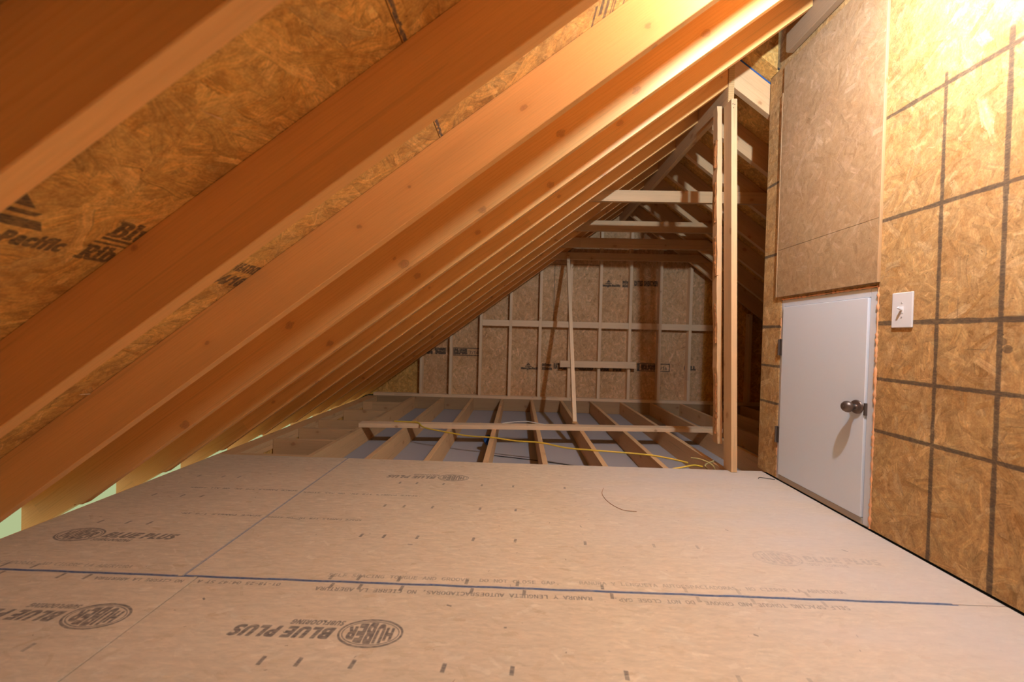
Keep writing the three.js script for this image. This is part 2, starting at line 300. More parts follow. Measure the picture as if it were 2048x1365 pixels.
floorPanel(-1.062, 1.617, ZS + 0.001, 0.002, 762, 23, (b, p, a0, b0) => {
  ink(b, p, a0, b0, INK, 0.92, 0.38, (g, at) => {
    brandMark(at, -0.392, 1.01, Math.PI, 1);
    ticks(g, at, -0.925, TICKS, false); ticks(g, at, -1.207, TICKS.slice(0, 9).map((x) => x + 0.035), false, 0.9);
    small(at, SPANISH, 0.262, 1.187, Math.PI, 0.905, 0.016, 0.85); small(at, ENGLISH, 1.08, 1.187, Math.PI, 0.75, 0.016, 0.6); small(at, '01-18-25 04:47 ST A', -0.765, 1.197, Math.PI, 0.28, 0.013, 0.8);
    for (const [x, z, a, l] of [[-0.20, -1.13, 0.3, 0.016], [-0.96, -1.12, 0.6, 0.012], [-0.02, -1.05, 0, 0.008], [0.7, -1.06, 0.4, 0.012]]) at(x, -z, a, (c, k) => c.fillRect(0, 0, l * k, 0.005 * k));
  });
  ink(b, p, a0, b0, [0.13, 0.075, 0.04], 0.75, 0.3, (g, at, X, Y) => g.fillRect(X(-1.062), 0, 0.003 * p, b.h));
  chalkX(b, p, a0, b0, -ZS - 0.0026, -1.062, 1.46, 0.005);
});
floorPanel(-1.995, -1.065, ZS + 0.001, 0.002, 762, 24, (b, p, a0, b0) => {
  ink(b, p, a0, b0, INK, 0.9, 0.42, (g, at) => { brandMark(at, -1.20, 1.032, Math.PI, 1); small(at, 'NO CIERRE LA ABERTURA', -1.09, 1.195, Math.PI, 0.30, 0.014, 0.8); ticks(g, at, -0.935, [-1.25, -1.36, -1.5], false, 0.6); ticks(g, at, -1.207, [-1.51, -1.42, -1.72], false, 0.9); });
  chalkX(b, p, a0, b0, -ZS - 0.0026, -1.995, -1.065, 0.005);
});
floorPanel(-1.995, 1.617, 0.004, 3.6, 200, 25);
mesh('floor_backing', mergeGeometries([boxGeo(-1.99, 1.617, -0.0235, -0.0188, 3.6, -2.18), boxGeo(1.6175, 1.80, -0.0235, -0.0120, 3.6, -2.44)]), matDark, floor);

// ================================================================ LEFT ROOF SLOPE: sheathing in rows, all parts of the ceiling
const ceilingLeft = struct(group('ceiling_left'), 'golden oriented strand board sheathing on the left roof slope above the rafters');
function slopeSheet(parent, s0, s1, z0, z1, m, uvArgs, right = false) {   // s along the slope from x = 0 (left) or from the ridge (right, downwards)
  const geo = new THREE.BoxGeometry(s1 - s0, 0.0119, z0 - z1); geo.translate((s0 + s1) / 2, 0.006, (z0 + z1) / 2);
  planeUV(geo, V(0, 0, -1), AX, ...(uvArgs ?? [0, 0, TILE, TILE]));
  if (right) { geo.rotateZ(-TH); geo.translate(RX, YS + T * RX, 0); } else { geo.rotateZ(TH); geo.translate(0, YS, 0); }
  return mesh('sheathing_sheet', geo, m, parent);
}
{
  const ppm = 1024 / 1.22, b = osb(2048, 1024, ppm, 61, { size: 1.55, density: 1700, bias: 0.5, contrast: 1.6 }), a0 = -0.04, b0 = -1.58;
  ink(b, ppm, a0, b0, [0.035, 0.03, 0.028], 0.92, 0.35, (g, at) => {
    for (const x of [0.545, 1.75]) at(x, -1.235, 0, (c, k) => {
      c.beginPath(); c.moveTo(0.06 * k, -0.105 * k); c.lineTo(0.09 * k, -0.14 * k); c.lineTo(0.125 * k, -0.105 * k); c.fill();
      c.beginPath(); c.moveTo(0.045 * k, -0.085 * k); c.lineTo(0.135 * k, -0.085 * k); c.lineTo(0.14 * k, -0.096 * k); c.lineTo(0.042 * k, -0.096 * k); c.fill();
      c.beginPath(); c.moveTo(0.025 * k, -0.052 * k); c.lineTo(0.165 * k, -0.052 * k); c.lineTo(0.15 * k, -0.076 * k); c.lineTo(0.038 * k, -0.076 * k); c.fill();
      c.save(); c.translate(0, -0.005 * k); text(c, 'Georgia-Pacific', 'bold ' + 0.046 * k + 'px sans-serif', 0.22 * k, 0.005 * k); c.restore();
      c.save(); c.translate(0.255 * k, -0.085 * k); text(c, 'Blue', 'bold ' + 0.066 * k + 'px serif', 0.11 * k, 0.006 * k); c.restore();
      c.fillRect(0.255 * k, -0.078 * k, 0.12 * k, 0.008 * k); c.fillRect(0.25 * k, -0.062 * k, 0.13 * k, 0.006 * k);
      c.save(); c.translate(0.25 * k, 0); text(c, 'Ribbon', 'bold ' + 0.062 * k + 'px serif', 0.14 * k, 0.006 * k); c.restore();
    });
    at(1.15, -1.235, 0, (c, k) => { c.save(); c.translate(0, -0.07 * k); text(c, 'SHEATHING SPAN', 'bold ' + 0.05 * k + 'px sans-serif', 0.24 * k, 0.006 * k); c.restore(); text(c, '24/16  7/16', 'bold ' + 0.06 * k + 'px sans-serif', 0.24 * k, 0.007 * k); });
  });
  slopeSheet(ceilingLeft, -1.58, -0.3615, 0.04, -2.398, mat({ map: toTexture(b), roughness: 0.8 }), [a0, b0, 2048 / ppm, 1.22]);
  const b2 = osb(2048, 1024, ppm, 62, { size: 1.55, density: 1700, bias: 0.5, contrast: 1.6 }), c0 = -0.36;
  ink(b2, ppm, a0, c0, [0.07, 0.06, 0.05], 0.9, 0.3, (g, at) => {
    for (const [s, w, u0, u1] of [[0.285, 0.009, 1.19, 1.29], [0.313, 0.014, 1.16, 1.24], [0.338, 0.014, 1.16, 1.30], [0.358, 0.005, 1.16, 1.30], [0.370, 0.007, 1.16, 1.30], [0.414, 0.006, 1.15, 1.30]]) at(u0, s, 0.02, (c, k) => c.fillRect(0, 0, (u1 - u0) * k, w * k));
  });
  ink(b2, ppm, a0, c0, [0.03, 0.045, 0.08], 0.9, 0.3, (g, at) => at(0, c0 + 0.011, 0, (c, k) => { for (let u = 0; u < 2.4; u += 0.01) c.fillRect(u * k, -0.004 * k * h2(Math.round(u * 100), 1, 2), 0.0102 * k, (0.007 + 0.004 * h2(Math.round(u * 100), 3, 2)) * k); }));
  slopeSheet(ceilingLeft, -0.3585, 0.86, 0.04, -2.398, mat({ map: toTexture(b2), roughness: 0.8 }), [a0, c0, 2048 / ppm, 1.22]);
}
slopeSheet(ceilingLeft, -2.91, -1.583, 0.04, -2.398, matOsb); slopeSheet(ceilingLeft, 0.863, 2.015, 0.04, -2.398, matOsb);
slopeSheet(ceilingLeft, -2.91, -1.58, 3.62, 0.043, matOsb); slopeSheet(ceilingLeft, -1.58, -0.36, 3.62, 0.043, matOsb); slopeSheet(ceilingLeft, -0.36, 0.86, 3.62, 0.043, matOsb); slopeSheet(ceilingLeft, 0.86, 2.015, 3.62, 0.043, matOsb);
for (const [a, c] of [[-2.91, -1.583], [-1.58, -0.362], [-0.359, 0.86], [0.863, RX / C]]) { slopeSheet(ceilingLeft, a, c, -2.401, -4.0, matOsb); slopeSheet(ceilingLeft, a, c, -4.003, -5.13, matOsb); }

// right slope beyond the end of the wall
const ceilingRight = struct(group('ceiling_right'), 'dim strand board sheathing on the right roof slope beyond the wall corner');
const SR = 3.6 / C;
slopeSheet(ceilingRight, 0, 0.31, -2.40, -2.47, matOsb, [0.3, 0.2, TILE, TILE], true);
for (const [a, c] of [[0, 1.217], [1.22, 2.437], [2.44, SR]]) { slopeSheet(ceilingRight, a, c, -2.471, -3.70, matOsb, undefined, true); slopeSheet(ceilingRight, a, c, -3.703, -5.13, matOsb, undefined, true); }
{ // dark underlayment over the boards closes the joints
  const felt = mat({ color: new THREE.Color().setRGB(0.05, 0.045, 0.04), roughness: 1 });
  const lay = (s0, s1, z0, z1, right, par) => { const g = new THREE.BoxGeometry(s1 - s0, 0.004, z0 - z1).translate((s0 + s1) / 2, 0.0145, (z0 + z1) / 2); if (right) { g.rotateZ(-TH); g.translate(RX, YS + T * RX, 0); } else { g.rotateZ(TH); g.translate(0, YS, 0); } mesh('underlayment', g, felt, par); };
  lay(-2.91, 2.03, 3.62, -2.39, false, ceilingLeft); lay(-2.91, RX / C + 0.01, -2.39, -5.14, false, ceilingLeft); lay(-0.01, SR, -2.39, -5.14, true, ceilingRight);
  mesh('wall_felt', boxGeo(-2.6, 5.2, -0.4, 2.9, GZ - 0.0125, GZ - 0.016), felt, ceilingRight);
}
// small upright infill where the two roofs meet above the ridge end
mesh('roof_infill', planeUV(slab([[RX, YS + T * RX], [1.606, YS + T * 1.606], [1.606, YS + T * RX - T * (1.606 - RX)]], -2.386, -2.398, 0), AX, AY, 0, 0, TILE, TILE), matOsb, ceilingLeft);

// ================================================================ RAFTERS
const leftLabels = {
  1: 'blurred rafter crossing the top left corner, nearest to the camera', 2: 'unlit deep orange rafter between the stamped roof bay and the narrow yellow bay',
  3: 'wide pale rafter with the white lamp glare on its upper end', 4: 'rafter with a row of round red knots below the wide pale one', 5: 'rafter whose upper end butts the grey board on the right wall', 6: 'rafter whose upper end meets the ridge board above the support post',
  8: 'left slope rafter that the first collar tie is nailed to', 10: 'left slope rafter that the second collar tie is nailed to', 11: 'left slope rafter that the third collar tie is nailed to', 12: 'left slope rafter that the farthest collar tie is nailed to', 13: 'left slope end rafter against the far stud wall',
};
function rafterPoly(xTop) {
  const d = 0.0006, ys = (x) => YS + T * x - d, yb = (x) => YB + T * x;
  return [[-2.02, yb(-2.02)], [xTop, yb(xTop)], [xTop, ys(xTop)], [-2.31, ys(-2.31)], [-2.31, yb(-2.31) + 0.06], [-2.056, yb(-2.056) + 0.02], [-2.056, 0.001]];
}
for (let k = 1; k <= 13; k++) {
  const geo = slab(rafterPoly(k <= 5 ? 1.5795 : RX - 0.0195), rz(k), rz(k) - 0.038);
  let m;
  if (k <= 5) {                                                    // u from the slope position, v = depth below the sheathing
    m = rafterMats[k]; geo.deleteAttribute('uv');
    grainUV(geo, GS, NS.clone().negate(), AZ, RL, 0.2, -R0, YS * C, true);
  } else { m = firMats[k % 3]; grainUV(geo, GS, NS, AZ, ...WT, k * 0.63, k * 0.047); }
  const o = mesh('rafter', geo, m);
  tag(o, leftLabels[k] ?? `left slope rafter, ${ordinal[k - 6]} one beyond the rafter that meets the ridge over the post`, 'rafter', 'rafters of the left roof slope');
}
for (let k = 6; k <= 13; k++) {
  const L = (x) => 2 * RX - x, ys = (x) => YS + T * L(x) - 0.0006, yb = (x) => YB + T * L(x), x0 = RX + 0.0195, x1 = 4.92;
  const geo = grainUV(slab([[x0, yb(x0)], [x1, yb(x1)], [x1, ys(x1)], [x0, ys(x0)]], rz(k), rz(k) - 0.038), GR, NR, AZ, ...WT, k * 0.41, k * 0.03);
  const o = mesh('rafter', geo, nextWood());
  tag(o, k === 6 ? 'right slope rafter beside the post with a blue chalk stripe along its top' : k === 13 ? 'right slope end rafter against the far stud wall' : `right slope rafter, ${ordinal[k - 6]} one beyond the blue striped rafter`, 'rafter', 'rafters of the right roof slope');
  if (k === 6) {
    const a = 1.42, b = 1.66, st = mesh('chalk_stripe', slab([[a, ys(a) - 0.013], [b, ys(b) - 0.013], [b, ys(b) - 0.001], [a, ys(a) - 0.001]], rz(6) + 0.0012, rz(6) - 0.0002, 0), matBlue, o);
    st.userData.label = 'blue chalk stripe';
  }
}

// ================================================================ RIDGE BOARDS, COLLAR TIES, POST
{
  const r1 = group('ridge_board', RX, 0, rz(6) + 0.008);
  tag(r1, 'dark ridge board running to the far wall from the top of the post', 'ridge board');
  const L = 2.62;
  mesh('ridge_plank', board(V(0, 2.567, -0.006), V(0, 2.567, -L), 0.27, 0.038, AY), nextWood(), r1);
  const rb = { w: 64, h: 384, d: new Float32Array(64 * 384 * 3) };   // end grain with growth rings
  for (let y = 0; y < 384; y++) for (let x = 0; x < 64; x++) {
    const X = x / 64 * 0.038, Y = y / 384 * 0.27, d = Math.hypot(X - 0.016, (Y + 0.35) * 0.9), p = d * 95, f = Math.pow(p - Math.floor(p), 2.5), i = (y * 64 + x) * 3;
    for (let c = 0; c < 3; c++) rb.d[i + c] = [0.66, 0.41, 0.17][c] + ([0.36, 0.17, 0.055][c] - [0.66, 0.41, 0.17][c]) * f * 0.8;
  }
  mesh('end_grain', planeUV(boxGeo(-0.0185, 0.0185, 2.4335, 2.70, -0.006, 0.0), AX, AY, -0.019, 2.432, 0.038, 0.27), mat({ map: toTexture(rb), roughness: 0.9 }), r1);

  const r2 = mesh('ridge_board', slab([[2.28, 2.612], [2.28 - 0.012, 2.60], [-3.6, 2.60], [-3.6, 2.925], [2.28, 2.925]].map(([a, b]) => [a, b]), 0, 0.038), tint(woodMats[3], 0.52, [1, 1, 1.1]));
  r2.geometry.applyMatrix4(new THREE.Matrix4().makeBasis(V(0, 0, -1), AY, AX)); r2.geometry.translate(1.5806, 0, 0);
  grainUV(r2.geometry, AZ, AY, AX, ...WT, 0.4, 0.02);
  tag(r2, 'greyish ridge board with a cut end running along the top of the right wall', 'ridge board');
}
const tieRows = [[8, 2.055, 0.100, 'pale lit collar tie, the nearest and highest across the attic'], [10, 2.03, 0.114, 'brown collar tie just behind and below the pale lit one'], [11, 1.945, 0.118, 'dim collar tie third from the camera'], [12, 1.883, 0.094, 'farthest and lowest collar tie, just before the far stud wall']];
for (const [k, y0, h, label] of tieRows) {
  const l = (y) => (y - YS + 0.03) / T, a = [l(y0) + 0.01, y0], b = [2 * RX - l(y0) - 0.01, y0], c = [2 * RX - l(y0 + h) - 0.01, y0 + h], d = [l(y0 + h) + 0.01, y0 + h];
  tag(mesh('collar_tie', grainUV(slab([a, b, c, d], rz(k) + 0.0382, rz(k) + 0.0002), AX, AY, AZ, ...WT, k * 0.37, k * 0.05), nextWood()), label, 'collar tie', 'collar ties across the attic');
}
{
  // post under the ridge end
  const post = group('support_post', 1.412, 0, -2.40); tag(post, 'upright lumber post standing on the deck edge under the ridge end', 'post');
  const A = V(0, 0.0005, -0.02), B = V(-0.043, 2.43, -0.082);
  mesh('post_board', board(A, B, 0.089, 0.038, AZ), woodMats[2], post);
  for (const [x, y] of [[-0.052, 2.395], [-0.040, 2.392], [-0.047, 2.37]]) mesh('nail_head', new THREE.CylinderGeometry(0.0028, 0.0028, 0.002, 8).rotateX(Math.PI / 2).translate(x, y, -0.0355), matDark, post);
  // rough sawn board with bark on its edge behind the post
  const wb = group('waney_board', 1.40, 0.14, -2.56); tag(wb, 'rough board with a barky edge fixed upright behind the post', 'board');
  const rn = rng(5), Lp = [], Rp = [], n = 44;
  for (let i = 0; i <= n; i++) { const t = i / n, y = t * 2.30, x = -0.075 * t; Lp.push([x - 0.017 + 0.009 * (vn(t * 17, 1, 3) - 0.5) + 0.004 * (rn() - 0.5), y]); Rp.unshift([x + 0.017 + 0.003 * (rn() - 0.5), y]); }
  mesh('board_face', grainUV(slab([...Lp, ...Rp], 0.028, -0.028, 0.001), AY, AX, AZ, ...WT, 0.9, 0.06), woodMats[4], wb);
  const bk = [];
  for (const [t0, t1, s] of [[0.03, 0.22, 1], [0.30, 0.42, 2], [0.50, 0.62, 3], [0.66, 0.78, 4], [0.82, 0.9, 5]]) {
    const pts = []; for (let t = t0; t <= t1 + 0.001; t += 0.02) pts.push(V(-0.075 * t - 0.019 + 0.006 * (vn(t * 40, s, 8) - 0.5), t * 2.30, 0.012 + 0.02 * (vn(t * 30, s, 9) - 0.5)));
    bk.push(bead(pts, 0.008, 0.55, 40 + s));
  }
  for (const g of bk) mesh('bark_patch', g, matBark, wb);
}

// ================================================================ FLOOR FRAMING PAST THE DECK
const joistXs = []; for (let k = 0; k < 15; k++) joistXs.push(-1.42 + 0.4064 * k);
joistXs.forEach((x, k) => {
  const lab = k === 0 ? 'leftmost full-length ceiling joist, carrying the short lookouts' : k <= 7 ? `${ordinal[k + 1]} ceiling joist from the left, running from deck edge to far wall` : `ceiling joist in the dark right part of the attic, ${ordinal[k - 7]} one right of the post`;
  tag(mesh('ceiling_joist', board(V(x, JT - JD / 2 - 0.0005, -2.2), V(x, JT - JD / 2 - 0.0005, -5.018), JD, 0.038, AY), nextWood()), lab, 'joist', 'ceiling joists beyond the deck');
});
[[-2.50, 'lookout joist tight against the deck edge at the left eave'], [-2.88, 'nearest open lookout joist at the left eave with a dark crack line'], [-3.22, 'second open lookout joist at the left eave'], [-3.54, 'third open lookout joist at the left eave'], [-4.05, 'fourth open lookout joist at the left eave, near the far wall'], [-4.56, 'last lookout joist at the left eave, beside the far wall']].forEach(([z, lab]) =>
  tag(mesh('lookout_joist', board(V(-1.919, JT - JD / 2 - 0.0005, z), V(-1.4395, JT - JD / 2 - 0.0005, z), JD, 0.038, AY), nextWood()), lab, 'joist', 'short lookout joists at the left eave'));
{
  const a = V(-1.43, JT + 0.019, -3.335), b = V(1.95, JT + 0.019, -3.53), bd = b.clone().sub(a).normalize();
  tag(mesh('joist_stiffener', board(a, b, 0.038, 0.089, AY), paleMat), 'long flat stiffener board nailed across the tops of the joists', 'board');
  tag(mesh('diagonal_brace', board(V(0.552, JT + 0.062, -3.466), V(0.628, 1.90, -4.858), 0.038, 0.05, AX), paleMat), 'thin brace leaning from the stiffener board up to the farthest collar tie', 'brace');
}
const drywall = struct(mesh('ceiling', boxGeo(-1.92, 4.7, -0.1985, JT - JD - 0.001, -2.1, -5.02), matDrywall), 'grey back of the drywall ceiling seen between the joists');
{
  const wl = struct(group('wall_left')); wl.userData.label = 'low eave wall plate under the rafter feet';
  mesh('top_plate', board(V(-1.986, -0.04, -2.415), V(-1.986, -0.04, -5.02), 0.13, 0.038, AX), nextWood(), wl);
  mesh('top_plate', board(V(-1.986, -0.04, 3.6), V(-1.986, -0.04, -2.41), 0.13, 0.038, AX), nextWood(), wl);
  mesh('lower_plate', board(V(-1.986, -0.079, 3.6), V(-1.986, -0.079, -5.02), 0.13, 0.038, AX), nextWood(), wl);
  mesh('wall_sheathing', planeUV(boxGeo(-2.05, -1.93, -2.9, -0.099, 3.6, -5.02), AZ, AY, 0, 0, TILE, TILE), matOsb, wl);
  const gl = struct(mesh('ground', planeUV(new THREE.BoxGeometry(40, 0.1, 40).translate(-8, -2.95, -2), AX, AZ, 0, 0, 1, 1), matLawn)); gl.userData.label = 'pale lawn outside glimpsed through the eave gaps';
}

// ================================================================ FAR STUD WALL
const wallFar = struct(group('wall_far'), 'far gable wall of studs over stamped strand board');
{
  const clipTop = (x) => Math.min(YS + T * x, YS + T * (2 * RX - x));
  const sheet = (x0, x1, y0, y1, m, uv) => {
    const pts = [[x0, y0], [x1, y0]], N = 12; for (let i = N; i >= 0; i--) { const x = x0 + (x1 - x0) * i / N; pts.push([x, Math.max(y0 + 0.001, Math.min(y1, clipTop(x)))]); }
    if (x0 < RX && x1 > RX) { pts.push([RX, Math.min(y1, clipTop(RX))]); const head = pts.slice(0, 2), top = pts.slice(2).sort((p, q) => q[0] - p[0]); pts.length = 0; pts.push(...head, ...top); }
    mesh('sheathing_sheet', planeUV(slab(pts, GZ, GZ - 0.012, 0), AX, AY, ...uv), m, wallFar);
  };
  const ppm = 300, W = Math.round(3.9 * ppm), b = osb(W, 512, ppm, 71, { pal: [[0.686, 0.410, 0.200], [0.768, 0.471, 0.241], [0.617, 0.356, 0.157], [0.824, 0.527, 0.284], [0.548, 0.300, 0.121]], size: 0.8 }), a0 = -1.35, b0 = -0.02;
  const gp = (at, x, y, s = 1) => at(x, y, 0, (c, k) => {
    c.beginPath(); c.moveTo(0.05 * k, -0.055 * k); c.lineTo(0.11 * k, -0.055 * k); c.lineTo(0.08 * k, -0.095 * k); c.fill(); c.fillRect(0.035 * k, -0.047 * k, 0.09 * k, 0.012 * k);
    c.save(); c.translate(-0.02 * k, 0); text(c, 'Georgia-Pacific', 'bold ' + 0.036 * k + 'px sans-serif', 0.26 * k, 0.008 * k); c.restore();
    c.save(); c.translate(0.27 * k, -0.05 * k); text(c, 'Blue', 'bold ' + 0.045 * k + 'px serif', 0.13 * k, 0.008 * k); c.restore(); c.save(); c.translate(0.27 * k, 0); text(c, 'Ribbon', 'bold ' + 0.045 * k + 'px serif', 0.14 * k, 0.008 * k); c.restore();
    c.save(); c.translate(0.43 * k, -0.02 * k); text(c, 'RATED SHEATHING', 'bold ' + 0.095 * k + 'px sans-serif', 0.36 * k, 0.012 * k); c.restore();
  });
  const stampBox = (at, x, y) => at(x, y, 0, (c, k) => { c.lineWidth = 0.012 * k; c.strokeRect(0, -0.10 * k, 0.44 * k, 0.10 * k); c.fillRect(0, -0.10 * k, 0.03 * k, 0.10 * k); c.save(); c.translate(0.05 * k, -0.055 * k); text(c, 'APA SPAN', 'bold ' + 0.05 * k + 'px sans-serif', 0.2 * k, 0.012 * k); c.restore(); c.save(); c.translate(0.05 * k, -0.015 * k); text(c, '24/16', 'bold ' + 0.04 * k + 'px sans-serif', 0.2 * k, 0.010 * k); c.restore(); c.save(); c.translate(0.28 * k, -0.02 * k); text(c, '7/16', 'bold ' + 0.06 * k + 'px sans-serif', 0.13 * k); c.restore(); });
  ink(b, ppm, a0, b0, [0.03, 0.028, 0.026], 0.95, 0.25, (g, at) => {
    gp(at, 0.07, 0.39); gp(at, 1.15, 1.565); stampBox(at, 1.66, 0.41); stampBox(at, -0.96, 0.56);
    at(-1.27, 0.575, 0, (c, k) => { c.save(); c.translate(0, -0.045 * k); text(c, 'GP  SPAN', 'bold ' + 0.05 * k + 'px sans-serif', 0.26 * k, 0.014 * k); c.restore(); text(c, '01  PRG', 'bold ' + 0.05 * k + 'px sans-serif', 0.26 * k, 0.014 * k); });
    at(0.62, 0.40, 0, (c, k) => text(c, '24/16   SIZED  15/32   PS2   12', 'bold ' + 0.055 * k + 'px sans-serif', 0.95 * k, 0.012 * k));
    at(2.3, 0.44, 0, (c, k) => text(c, 'MILL', 'bold ' + 0.07 * k + 'px sans-serif', 0.16 * k, 0.012 * k));
  });
  ink(b, ppm, a0, b0, [0.06, 0.045, 0.03], 0.7, 0, (g, at) => at(0.478, 1.09, 0, (c, k) => c.fillRect(0, -0.6 * k, 0.008 * k, 0.6 * k)));
  sheet(-1.35, 2.55, -0.02, 1.656, mat({ map: toTexture(b), roughness: 0.85 }), [a0, b0, W / ppm, 512 / ppm]);
  const b2 = osb(W, 400, ppm, 72, { pal: [[0.686, 0.410, 0.200], [0.768, 0.471, 0.241], [0.617, 0.356, 0.157], [0.824, 0.527, 0.284], [0.548, 0.300, 0.121]], size: 0.8 });
  ink(b2, ppm, a0, 1.66, [0.06, 0.045, 0.03], 0.7, 0, (g, at) => { at(0.2, 1.86, 0, (c, k) => c.fillRect(0, 0, 0.95 * k, 0.007 * k)); at(0.478, 1.66, 0, (c, k) => c.fillRect(0, -0.2 * k, 0.008 * k, 0.2 * k)); });
  sheet(-1.35, 2.55, 1.6565, 2.78, mat({ map: toTexture(b2), roughness: 0.85 }), [a0, 1.66, W / ppm, 400 / ppm]);
  sheet(-2.3, -1.3501, -0.02, 1.2, matOsb, [0, 0, TILE, TILE]); sheet(2.5501, 5.0, -0.02, 1.8, matOsb, [0, 0, TILE, TILE]);
  ink(b, ppm, a0, b0, [0, 0, 0], 0, 0, () => {});
  mesh('bottom_plate', board(V(-1.98, 0.0, -5.063), V(4.7, 0.0, -5.063), 0.038, 0.089, AY), paleMat, wallFar);
  mesh('rim_board', board(V(-1.92, JT - JD / 2, -5.04), V(4.7, JT - JD / 2, -5.04), JD, 0.038, AY), tint(woodMats[2], 0.62), wallFar);
  for (let i = 0; i < 14; i++) {
    const x = -1.328 + 0.4064 * i, top = (q) => Math.min(YB + T * q, YB + T * (2 * RX - q)) - 0.002, a = x - 0.019, c = x + 0.019;
    if (top(x) < 0.15) continue;
    mesh('stud', grainUV(slab([[a, 0.0195], [c, 0.0195], [c, top(c)], [a, top(a)]], -5.0192, -5.1078), AY, AX, AZ, ...WT, i * 0.5, i * 0.043), paleMat, wallFar);
    if (i >= 2 && i < 10) mesh('blocking', board(V(x + 0.0195, 1.022, -5.038), V(x + 0.3869, 1.022, -5.038), 0.083, 0.036, AY), paleMat, wallFar);
  }
  const nb = mesh('nailed_board', board(V(0.575, 0.485, -4.9995), V(1.60, 0.492, -4.9995), 0.089, 0.038, AY), paleMat, wallFar); nb.userData.label = 'short pale board nailed across three studs';
}

// ================================================================ RIGHT WALL
const wallRight = struct(group('wall_right'), 'right wall of strand board with black spray-painted grid lines around the small door');
{
  const ppm = 706, zA = -2.472, zB = -0.5, W = Math.round((zB - zA) * ppm), H = 2048, b = osb(W, H, ppm, 81, { pal: [[0.489, 0.278, 0.100], [0.522, 0.310, 0.122], [0.455, 0.248, 0.081], [0.581, 0.367, 0.165], [0.405, 0.204, 0.058], [0.505, 0.288, 0.107]], size: 1.0, specks: 190, bias: 1.4, contrast: 1.45 });
  ink(b, ppm, zA, 0, [0.045, 0.036, 0.03], 0.88, 0.22, (g, at, X, Y) => {
    const spray = (x0, y0, x1, y1, th, sd) => {
      const L = Math.hypot(x1 - x0, y1 - y0), n = Math.round(L / 0.0025), r = rng(sd);
      for (let i = 0; i <= n; i++) { const t = i / n, w = th * (0.85 + 0.35 * vn(t * L * 18, sd, 4)), jx = 0.0022 * (r() - 0.5), jy = 0.0022 * (r() - 0.5); g.globalAlpha = 0.55; g.beginPath(); g.ellipse(X(x0 + (x1 - x0) * t + jx), Y(y0 + (y1 - y0) * t + jy), w / 2 * ppm, w / 2 * ppm, 0, 0, 7); g.fill(); }
      for (let i = 0; i < L * 900; i++) { const t = r(), d = (r() + r() + r() - 1.5) * th * 1.1; g.globalAlpha = 0.25; const nx = -(y1 - y0) / L, ny = (x1 - x0) / L; g.fillRect(X(x0 + (x1 - x0) * t + nx * d), Y(y0 + (y1 - y0) * t + ny * d), 1.4, 1.4); }
    };
    [[1.858, 0.017], [1.40, 0.017], [0.940, 0.019], [0.690, 0.015], [0.4565, 0.016]].forEach(([y, th], i) => spray(zA, y + 0.006, zB, y - 0.004, th, 10 + i));
    spray(-1.4545, 0.0, -1.4545, 1.90, 0.013, 20); spray(-1.266, 0.0, -1.266, 1.92, 0.015, 21); spray(-1.08, 0.0, -1.08, 1.92, 0.015, 22); spray(-0.88, 0, -0.88, 1.9, 0.015, 23);
    g.globalAlpha = 0.8; for (const [z, y] of [[-1.245, 0.84], [-1.26, 0.865]]) { g.beginPath(); g.ellipse(X(z), Y(y), 0.013 * ppm, 0.014 * ppm, 0, 0, 7); g.fill(); }
    g.globalAlpha = 0.5; g.fillRect(X(-1.36), Y(0.838), 0.06 * ppm, 0.003 * ppm); g.fillRect(X(-1.39), Y(1.03), 0.003 * ppm, 0.09 * ppm);
  });
  const sh = new THREE.Shape([[-2.472, 0.006], [-0.5, 0.006], [-0.5, 2.9], [-2.472, 2.9]].map(([a, c]) => new THREE.Vector2(a, c)));
  sh.holes.push(new THREE.Path([[-2.308, 0.007], [-2.308, 1.118], [-1.688, 1.118], [-1.688, 0.007]].map(([a, c]) => new THREE.Vector2(a, c))));
  const geo = new THREE.ExtrudeGeometry(sh, { depth: 0.10, bevelEnabled: false });     // (z, y) -> world, thickness towards +x
  geo.applyMatrix4(new THREE.Matrix4().makeBasis(AZ, AY, V(1, 0, 0))); geo.translate(WX, 0, 0);
  // keep the winding outwards after the axis swap
  { const p = geo.attributes.position; for (let i = 0; i < p.count; i += 3) for (const at of [geo.attributes.position, geo.attributes.normal]) { const a = [at.getX(i), at.getY(i), at.getZ(i)]; at.setXYZ(i, at.getX(i + 2), at.getY(i + 2), at.getZ(i + 2)); at.setXYZ(i + 2, ...a); } geo.computeVertexNormals(); }
  mesh('osb_sheet', planeUV(geo, AZ, AY, zA, 0, W / ppm, H / ppm), mat({ map: toTexture(b), roughness: 0.78 }), wallRight);
  mesh('osb_sheet', planeUV(boxGeo(WX, WX + 0.1, 0.0006, 2.9, -0.498, 3.6), AZ, AY, 0, 0, TILE, TILE), matOsb, wallRight);
  // patch of board above the door, proud of the wall
  const pw = 0.64, pz = -2.329, pp = 700, pb = osb(Math.round(pw * pp), 1000, pp, 82, { pal: [[0.399, 0.248, 0.120], [0.428, 0.272, 0.141], [0.369, 0.220, 0.099], [0.474, 0.310, 0.175], [0.338, 0.192, 0.079]], size: 0.8, specks: 110, contrast: 0.8 });
  const pm = mat({ map: toTexture(pb), roughness: 0.8 }), patch = (y0, y1) => mesh('patch_panel', planeUV(roundBox(WX - 0.0135, WX - 0.0003, y0, y1, pz, pz + pw, 0.001), AZ, AY, pz, 1.1, pw, 1000 / pp), pm, wallRight);
  patch(1.128, 1.4185); patch(1.420, 2.56);
  mesh('panel_edge_strip', board(V(WX - 0.0155, 1.128, pz - 0.003), V(WX - 0.0155, 2.40, pz - 0.003), 0.004, 0.006, AX), tint(woodMats[1], 0.62), wallRight);
